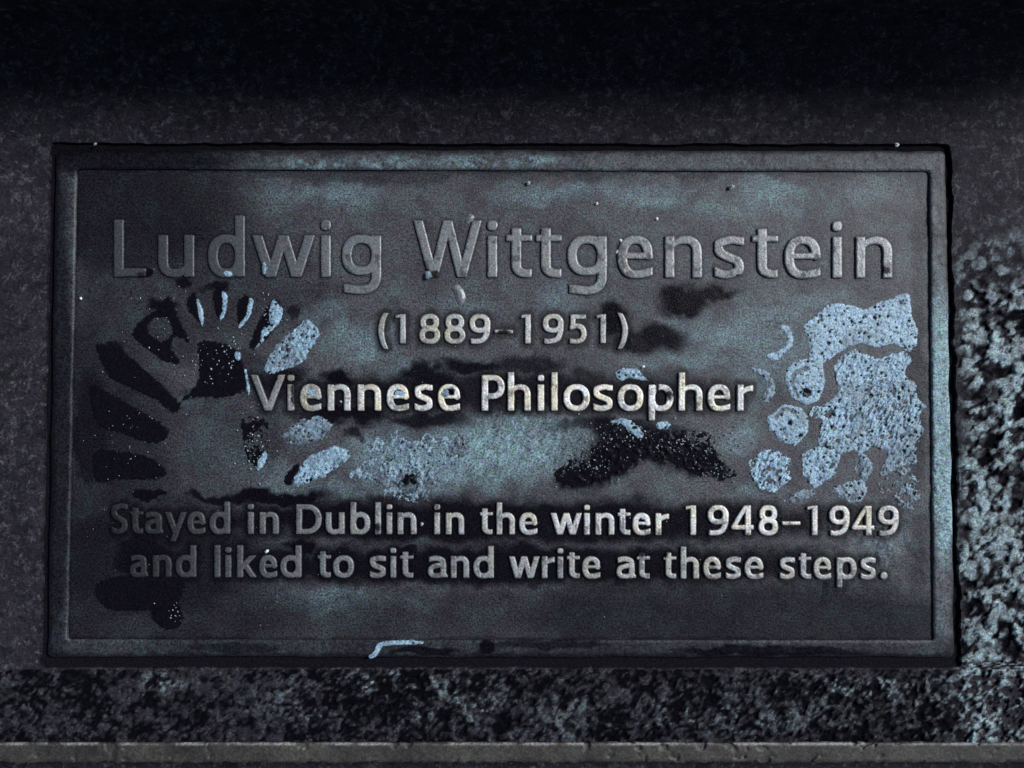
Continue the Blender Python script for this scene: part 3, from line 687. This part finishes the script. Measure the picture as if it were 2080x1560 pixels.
film('silt_print', Z6([(710, 520), (760, 460), (840, 430), (920, 455), (1000, 480), (1080, 450), (1180, 440), (1205, 500), (1160, 580), (1230, 650), (1250, 740), (1305, 800), (1260, 860), (1285, 960), (1240, 1060), (1240, 1180), (1150, 1190), (1060, 1240), (1000, 1250), (1040, 1120), (960, 1060), (900, 1110), (950, 1190), (930, 1260), (900, 1310), (830, 1210), (865, 1150), (830, 1090), (740, 1110), (700, 1070), (640, 1080), (590, 1040), (610, 960), (610, 900), (540, 850), (560, 810), (680, 760), (720, 690), (710, 600)]), SI, 'largest silt patch with painted pale blue glare, rippled and pitted, against the right border', 'silt patch', G1, pits=.7, rag=6, seed=5, rough=.5, stripes=36, fade=(1440, 1600))
film('silt_print', Z6([(420, 510), (540, 470), (620, 500), (640, 640), (590, 760), (510, 795), (420, 740), (375, 640), (375, 570)]), SI, 'round pale silt lug with one large black hole near its bottom', 'silt patch', G1, pits=.4, rag=2, seed=7, hole=[(1639, 798, 11)], rough=.3, sharp=True, arcs=[[(1640, 748), (1616, 758), (1609, 780), (1620, 806)]])
film('silt_print', Z6([(370, 780), (480, 810), (525, 870), (525, 970), (440, 1060), (340, 1030), (270, 950), (255, 870)]), SI, 'six-sided pale silt lug with a small black speck in its middle', 'silt patch', G1, pits=.1, rag=1.6, seed=9, hole=[(1605, 859, 5)], rough=.3, sharp=True, arcs=[[(1576, 848), (1592, 832), (1614, 838)], [(1570, 880), (1580, 900), (1606, 906)]])
film('silt_print', Z6([(215, 1085), (325, 1085), (408, 1140), (410, 1275), (310, 1365), (215, 1350), (150, 1262), (140, 1160)]), SI, 'ragged pale lug with dark streaks, above the digits 4 and 8', 'silt patch', G1, pits=.8, rag=4.5, seed=11, rough=1.0, stripes=36, sharp=True, arcs=[[(1560, 975), (1580, 985), (1576, 960), (1560, 950)]])
film('silt_print', Z6([(480, 1110), (590, 1060), (700, 1080), (740, 1130), (700, 1250), (570, 1340), (490, 1250)]), SI, 'pale pointed lug between the streaked lug and the largest silt patch', 'silt patch', G1, pits=.6, rag=4, seed=13, stripes=36, sharp=True)
film('silt_print', Z6([(345, 265), (400, 270), (425, 370), (380, 440), (310, 495), (250, 460), (310, 440), (370, 400), (385, 340), (350, 290)]), SI, 'thin pale crescent of silt standing alone left of the uppermost patch', 'silt patch', G1, rag=2, seed=15, rough=.3)
film('silt_print', Z6([(150, 540), (240, 560), (290, 610), (310, 700), (270, 760), (215, 765), (250, 690), (240, 620), (170, 570)]), SI, 'dull curved streak of silt beside the last r of the word line', 'silt patch', G1, rag=4, seed=17, pits=.6, thin=.4)
film('silt_print', Z6([(690, 1350), (760, 1300), (880, 1290), (910, 1360), (860, 1440), (770, 1420)]), SI, 'small broken silt patch just above the dash between the years', 'silt patch', G1, rag=7, seed=19, pits=1, thin=.45, rough=1)
film('silt_print', Z6([(980, 1350), (1040, 1260), (1150, 1200), (1250, 1270), (1265, 1400), (1200, 1480), (1100, 1440)]), SI, 'rough dim silt patch above the last digit 9 near the right border', 'silt patch', G1, rag=10, seed=21, pits=1, thin=.65, rough=1.1, patchy=.47)
film('silt_print', Z6([(365, 1415), (450, 1360), (550, 1345), (565, 1380), (430, 1435)]), SI, 'flat smear of silt just above the first digit 9 of the last year', 'silt patch', G1, rag=5, seed=23, pits=.6, thin=.5)
film('silt_print', Z5([(1420, 650), (1500, 500), (1640, 370), (1720, 320), (1800, 410), (1740, 540), (1640, 640), (1440, 705)]), SI, 'pale oval lug with slanting ridges, above the letters V and i', 'silt patch', 'pale lugs near the word line', rag=5.5, seed=25, stripes=38, rough=1.1, pits=.3, thin=.12)
film('silt_print', Z5([(1545, 1150), (1640, 1060), (1800, 1015), (1905, 1085), (1780, 1190), (1600, 1225)]), SI, 'dim speckled oval lug under the letters i and e', 'silt patch', 'pale lugs near the word line', rag=9, seed=27, rough=.9, thin=.5, pits=.4, patchy=.30)
film('silt_print', Z5([(1620, 1500), (1665, 1375), (1750, 1290), (1900, 1235), (2010, 1260), (2000, 1330), (1880, 1420), (1700, 1500)]), SI, 'brightest leaf-shaped silt lug under the letters e and n', 'silt patch', 'pale lugs near the word line', rag=5, seed=29, rough=.5, pits=.5, stripes=50)
film('water_patch', Z5([(1545, 1480), (1570, 1420), (1640, 1355), (1665, 1370), (1640, 1440), (1600, 1510), (1560, 1505)]), WA, 'black wet tip at the left end of the brightest leaf-shaped lug', 'wet patch', None, rag=1.5, seed=31)
film('silt_print', Z8([(520, 560), (640, 480), (650, 340), (780, 310), (840, 240), (900, 300), (985, 330), (1060, 265), (1120, 320), (1200, 300), (1290, 240), (1340, 330), (1330, 450), (1180, 520), (1140, 620), (1060, 740), (880, 725), (740, 690), (720, 610), (590, 615)]), SI, 'cloudy silt smear with painted grey-blue sheen between the word line and the lower text', 'silt patch', None, rag=16, seed=33, rough=1.1, thin=.42, hole=[(832, 978, 16), (790, 928, 9)], pits=.7, stripes=34, patchy=.40)
# dark lugs
film('water_patch', Z5([(850, 170), (895, 118), (935, 170), (965, 350), (920, 320), (850, 235)]), WA, 'small dark finger-shaped lug, leftmost of the four below the letter d', 'wet patch', G2, rag=2, seed=41)
film('water_patch', Z5([(1035, 130), (1080, 75), (1135, 130), (1130, 230), (1095, 325), (1045, 240)]), WA, 'small dark finger-shaped lug, second from the left below the letter d', 'wet patch', G2, rag=2, seed=43)
film('water_patch', Z5([(1215, 180), (1270, 132), (1325, 180), (1300, 270), (1228, 372), (1212, 280)]), WA, 'small dark finger-shaped lug, third from the left below the letter w', 'wet patch', G2, rag=2, seed=45)
film('water_patch', Z5([(1420, 225), (1480, 172), (1545, 235), (1515, 350), (1340, 528), (1298, 500), (1350, 360)]), WA, 'longest of the finger-shaped dark lugs, half covered with silt, below the letter w', 'wet patch', G2, rag=3, seed=47)
film('water_patch', Z5([(455, 400), (540, 300), (640, 225), (720, 150), (790, 290), (865, 450), (860, 485), (770, 440), (745, 520), (805, 632), (690, 620), (560, 530), (465, 450)]), WA, 'dark ring-shaped lug with a bare spot in its middle', 'wet patch', G2, rag=4, seed=49, hole=[(326, 668, 20)])
film('water_patch', Z5([(190, 490), (300, 510), (440, 580), (600, 720), (760, 870), (805, 950), (740, 990), (640, 905), (480, 830), (300, 740), (230, 620)]), WA, 'long dark slanting lug, second band up from the text at the left', 'wet patch', G2, rag=5, seed=51)
film('water_patch', Z5([(150, 790), (300, 850), (520, 975), (690, 1080), (725, 1140), (650, 1205), (520, 1190), (360, 1130), (200, 1060)]), WA, 'dark slanting lug in the middle of the three long bands at the left', 'wet patch', G2, rag=5, seed=53)
film('water_patch', Z5([(190, 1270), (420, 1265), (600, 1320), (705, 1420), (600, 1475), (380, 1465), (200, 1480)]), WA, 'lowest dark band, lying flat above the word beginning with S', 'wet patch', G2, rag=5, seed=55)
film('water_patch', Z5([(950, 470), (1170, 500), (1240, 600), (1290, 800), (1120, 880), (860, 885), (790, 965), (760, 930), (880, 830), (930, 720), (930, 560)]), WA, 'broad speckled dark heel patch left of the letter V', 'wet patch', G2, rag=6, seed=57)
film('water_patch', Z5([(1240, 1030), (1340, 1020), (1440, 1060), (1410, 1150), (1430, 1250), (1385, 1390), (1310, 1360), (1255, 1220)]), WA, 'speckled upright dark patch below the letter V', 'wet patch', G2, rag=7, seed=59, patchy=.36)
film('water_patch', [(205, 1178), (360, 1172), (368, 1215), (330, 1238), (215, 1236)], WA, 'faint black patch under the word and at the lower left', 'wet patch', None, rag=5, seed=61)
film('water_patch', [(318, 1240), (345, 1228), (372, 1245), (365, 1275), (335, 1278), (314, 1262)], WA, 'small black round patch near the bottom border at the left', 'wet patch', None, rag=4, seed=62)
film('water_patch', [(1120, 953), (1155, 926), (1210, 904), (1243, 860), (1268, 851), (1310, 877), (1343, 878), (1409, 871), (1449, 886), (1454, 913), (1476, 944), (1498, 964), (1471, 979), (1420, 970), (1387, 944), (1339, 924), (1317, 924), (1299, 944), (1268, 959), (1224, 964), (1197, 975), (1140, 984)], WA, 'large black arched patch full of sand grains below the letters o and p', 'wet patch', None, rag=8, seed=63, thick=.3, patchy=.33)
film('silt_print', Z5([(1470, 180), (1500, 200), (1540, 240), (1530, 300), (1500, 360), (1440, 420), (1340, 530), (1380, 470), (1390, 380), (1450, 350), (1440, 270)]), SI, 'white jagged silt on the longest finger-shaped dark lug', 'silt patch', 'silt caught on the finger-shaped lugs', rag=4, seed=65, on=.45, pits=1.0)
film('silt_print', Z5([(920, 170), (940, 190), (968, 270), (965, 350), (955, 360), (935, 260)]), SI, 'thin pale rim along the leftmost small finger-shaped lug', 'silt patch', 'silt caught on the finger-shaped lugs', rag=2, seed=66, on=.45)
film('silt_print', Z5([(1105, 120), (1138, 140), (1132, 240), (1100, 325), (1085, 310), (1108, 230)]), SI, 'thin pale rim along the second small finger-shaped lug', 'silt patch', 'silt caught on the finger-shaped lugs', rag=2.5, seed=67, on=.45)
film('silt_print', Z5([(1300, 170), (1330, 190), (1300, 290), (1230, 378), (1228, 350), (1280, 280)]), SI, 'thin pale rim along the third small finger-shaped lug', 'silt patch', 'silt caught on the finger-shaped lugs', rag=2.5, seed=68, on=.45)
film('silt_print', Z5([(1195, 560), (1215, 545), (1240, 570), (1225, 610), (1200, 600)]), SI, 'small pale drop at the right edge of the broad heel patch', 'silt patch', 'pale drops beside the heel patch', rag=1.5, seed=69, on=.5)
film('silt_print', Z5([(1262, 680), (1280, 690), (1305, 830), (1290, 860), (1275, 760)]), SI, 'narrow pale streak between the heel patch and the letter V', 'silt patch', 'pale drops beside the heel patch', rag=2.5, seed=70, on=.3)
film('silt_print', Z5([(1420, 1260), (1425, 1320), (1375, 1400), (1350, 1380), (1385, 1300)]), SI, 'pale tip at the foot of the upright speckled patch', 'silt patch', 'pale drops beside the heel patch', rag=3, seed=71, on=.3)
# silt on letters and on the frame
film('silt_print', [(750, 1333), (762, 1322), (770, 1307), (800, 1302), (850, 1303), (853, 1307), (785, 1310), (773, 1318), (766, 1330), (756, 1336)], SI, 'bright hooked dribble on the bottom border of the plaque', 'silt patch', None, rag=.8, seed=72, on=2.4, thick=.4)
for k, (p, l) in enumerate([([(1240, 858), (1262, 850), (1290, 862), (1308, 885), (1300, 890), (1276, 872), (1258, 858)], 'curled pale thread of silt below the second o of the word line'),
                            ([(1330, 862), (1350, 855), (1364, 862), (1352, 872), (1338, 872)], 'small pale silt fleck below the p of the word line'),
                            ([(1252, 753), (1290, 749), (1306, 763), (1318, 775), (1280, 768), (1256, 772)], 'pale broken silt above the second o of the word line')]):
    film('silt_print', p, SI, l, 'silt patch', 'silt flecks round the word line', rag=4, seed=80 + k, on=.2, pits=.7)

def letter_silt(u, v, ru, rv, lab, seed, on):
    film('silt_print', [(u + ru * math.cos(t), v + rv * math.sin(t)) for t in np.linspace(0, 2 * math.pi, 9)[:-1]], SI, lab, 'silt patch', 'silt caught between the letters', rag=2.0, seed=seed, on=on)
letter_silt(634, 797, 12, 9, 'pale silt filling the eye of the first e of the word line', 90, 1.0)
letter_silt(814, 798, 12, 9, 'pale silt filling the eye of the second e of the word line', 91, 1.0)
letter_silt(905, 798, 7, 8, 'pale silt on the left of the third e of the word line', 92, 1.7)
letter_silt(1306, 1051, 5, 4, 'bright spot in the eye of the e in winter', 93, .9)
letter_silt(870, 558, 6, 8, 'bright wet chip at the foot of the capital W', 94, 2.0)
letter_silt(463, 556, 8, 5, 'bright chip at the foot of the d in the name line', 95, 1.4)
letter_silt(537, 545, 5, 13, 'bright sliver at the first foot of the w in the name line', 96, 1.6)
letter_silt(1460, 0 + 1168, 0.1, .1, 'x', 97, 0) if False else None

# ------------------------------------------------------------------ grit
def ico(n, r, rs):
    v = np.array([(0, 0, 1), (.9, 0, .2), (.28, .85, .2), (-.72, .53, .2), (-.72, -.53, .2), (.28, -.85, .2), (0, 0, -.6)])
    v = v * (1 + (rs.rand(7, 3) - .5) * .5)
    f = [(0, 1, 2), (0, 2, 3), (0, 3, 4), (0, 4, 5), (0, 5, 1), (6, 2, 1), (6, 3, 2), (6, 4, 3), (6, 5, 4), (6, 1, 5)]
    return v * r, f
def grit():
    rs = np.random.RandomState(5); P = []; F = []
    def put(u, v, r, z0=0.0, el=1.0, ang=0):
        x, y, _ = at(u, v); vv, f = ico(0, r * S, rs); vv[:, 0] *= el
        c, s_ = math.cos(ang), math.sin(ang); vv = vv @ np.array([[c, s_, 0], [-s_, c, 0], [0, 0, 1]])
        b = len(P) * 7; P.append(vv + np.array([float(x), float(y), z0 + r * S * .4])); F.extend([(b + i, b + j, b + k) for i, j, k in f])
    def area(n, cu, cv, su, sv, r0, r1, z0=.0004):
        for _ in range(n):
            put(cu + rs.randn() * su, cv + rs.randn() * sv, r0 + (r1 - r0) * rs.rand() ** 2, z0, 1 + rs.rand() * .8, rs.rand() * 3)
    for _ in range(230): put(rs.uniform(170, 1870), rs.uniform(355, 1290), .6 + 1.0 * rs.rand() ** 4)
    area(80, 1265, 880, 45, 14, .6, 2.2); area(100, 1420, 905, 50, 18, .6, 2.2); area(80, 1200, 945, 38, 16, .6, 1.9); area(60, 1470, 950, 30, 16, .6, 1.8)
    area(34, 430, 740, 36, 36, .5, 2.2); area(26, 470, 720, 16, 26, .6, 2.4); area(50, 515, 900, 14, 34, .8, 2.2); area(24, 330, 665, 40, 40, .7, 1.5)
    area(16, 270, 850, 40, 20, .6, 1.2); area(30, 555, 632, 12, 16, .8, 2.0); area(20, 250, 930, 50, 30, .6, 1.2); area(14, 350, 1245, 12, 10, .8, 1.6)
    tag(mesh_from('grit', np.concatenate(P), np.array(F), {}, GR, None, np.zeros(len(F), bool)), 'pale sand grains scattered over the plaque', 'grit', kind='stuff')
    for (u, v, r, el, ang, z0, lab) in [
        (1817, 297, 5.5, 1.1, 0, .0020, 'round whitish pellet in the groove above the top border'),
        (166, 607, 3.6, 1.1, 0, .0004, 'single white speck beside the left border'),
        (198, 295, 3.4, 1.3, .6, .0020, 'pale bluish speck at the top left corner of the groove'),
        (1212, 414, 3.0, 1.3, 1.2, .0004, 'white speck above the second g of the name line'),
        (1334, 445, 3.0, 1.4, 1.1, .0004, 'white speck above the letter n of the name line'),
        (857, 1064, 4.0, 1.2, 1.0, .0004, 'pale teal drop between two words of the lower text'),
        (543, 1119, 3.6, 1.5, .6, .0004, 'white speck over the e of the word liked'),
        (1306, 745, 3.2, 1.5, .5, .0004, 'white speck above the word line right of centre'),
        (1485, 381, 6.0, 1.3, .4, .0004, 'dull pebble below the top border on the right'),
        (1073, 373, 5.0, 1.1, .2, .0004, 'dull pebble below the top border near the middle'),
        (693, 816, 3.6, 1.0, 1.3, .0004, 'pale crumb inside the first n of the word line')]:
        vv, f = ico(0, r * S, rs); vv[:, 0] *= el; c, s_ = math.cos(ang), math.sin(ang)
        vv = vv @ np.array([[c, s_, 0], [-s_, c, 0], [0, 0, 1]])
        o = mesh_from('crumb', vv, np.array(f), {}, GW if 'white' in lab or 'whit' in lab else GR, None, np.zeros(10, bool))
        x, y, _ = at(u, v); o.location = (float(x), float(y), z0 + r * S * .4); tag(o, lab, 'crumb', 'loose crumbs on the plaque')
grit()
film('chip', [(1252, 513), (1259, 503), (1262, 494), (1260, 487), (1264, 490), (1266, 500), (1260, 510)], GW, 'thin curved white sliver left of the e in the name line', 'chip', None, rag=.3, seed=98, thick=1.6, rough=.1, step=1.0)
film('flake', [(920, 585), (930, 580), (941, 592), (944, 606), (936, 617), (928, 608), (926, 595)], LE, 'dull grey flake lying below the capital W', 'flake', None, rag=1.5, seed=99, thick=1.2, rough=.2)
film('flake', [(955, 436), (962, 440), (958, 447), (950, 452), (948, 446)], LE, 'tiny dull flake above the capital W', 'flake', None, rag=1, seed=100, thick=1.0, rough=.2, step=1.0)
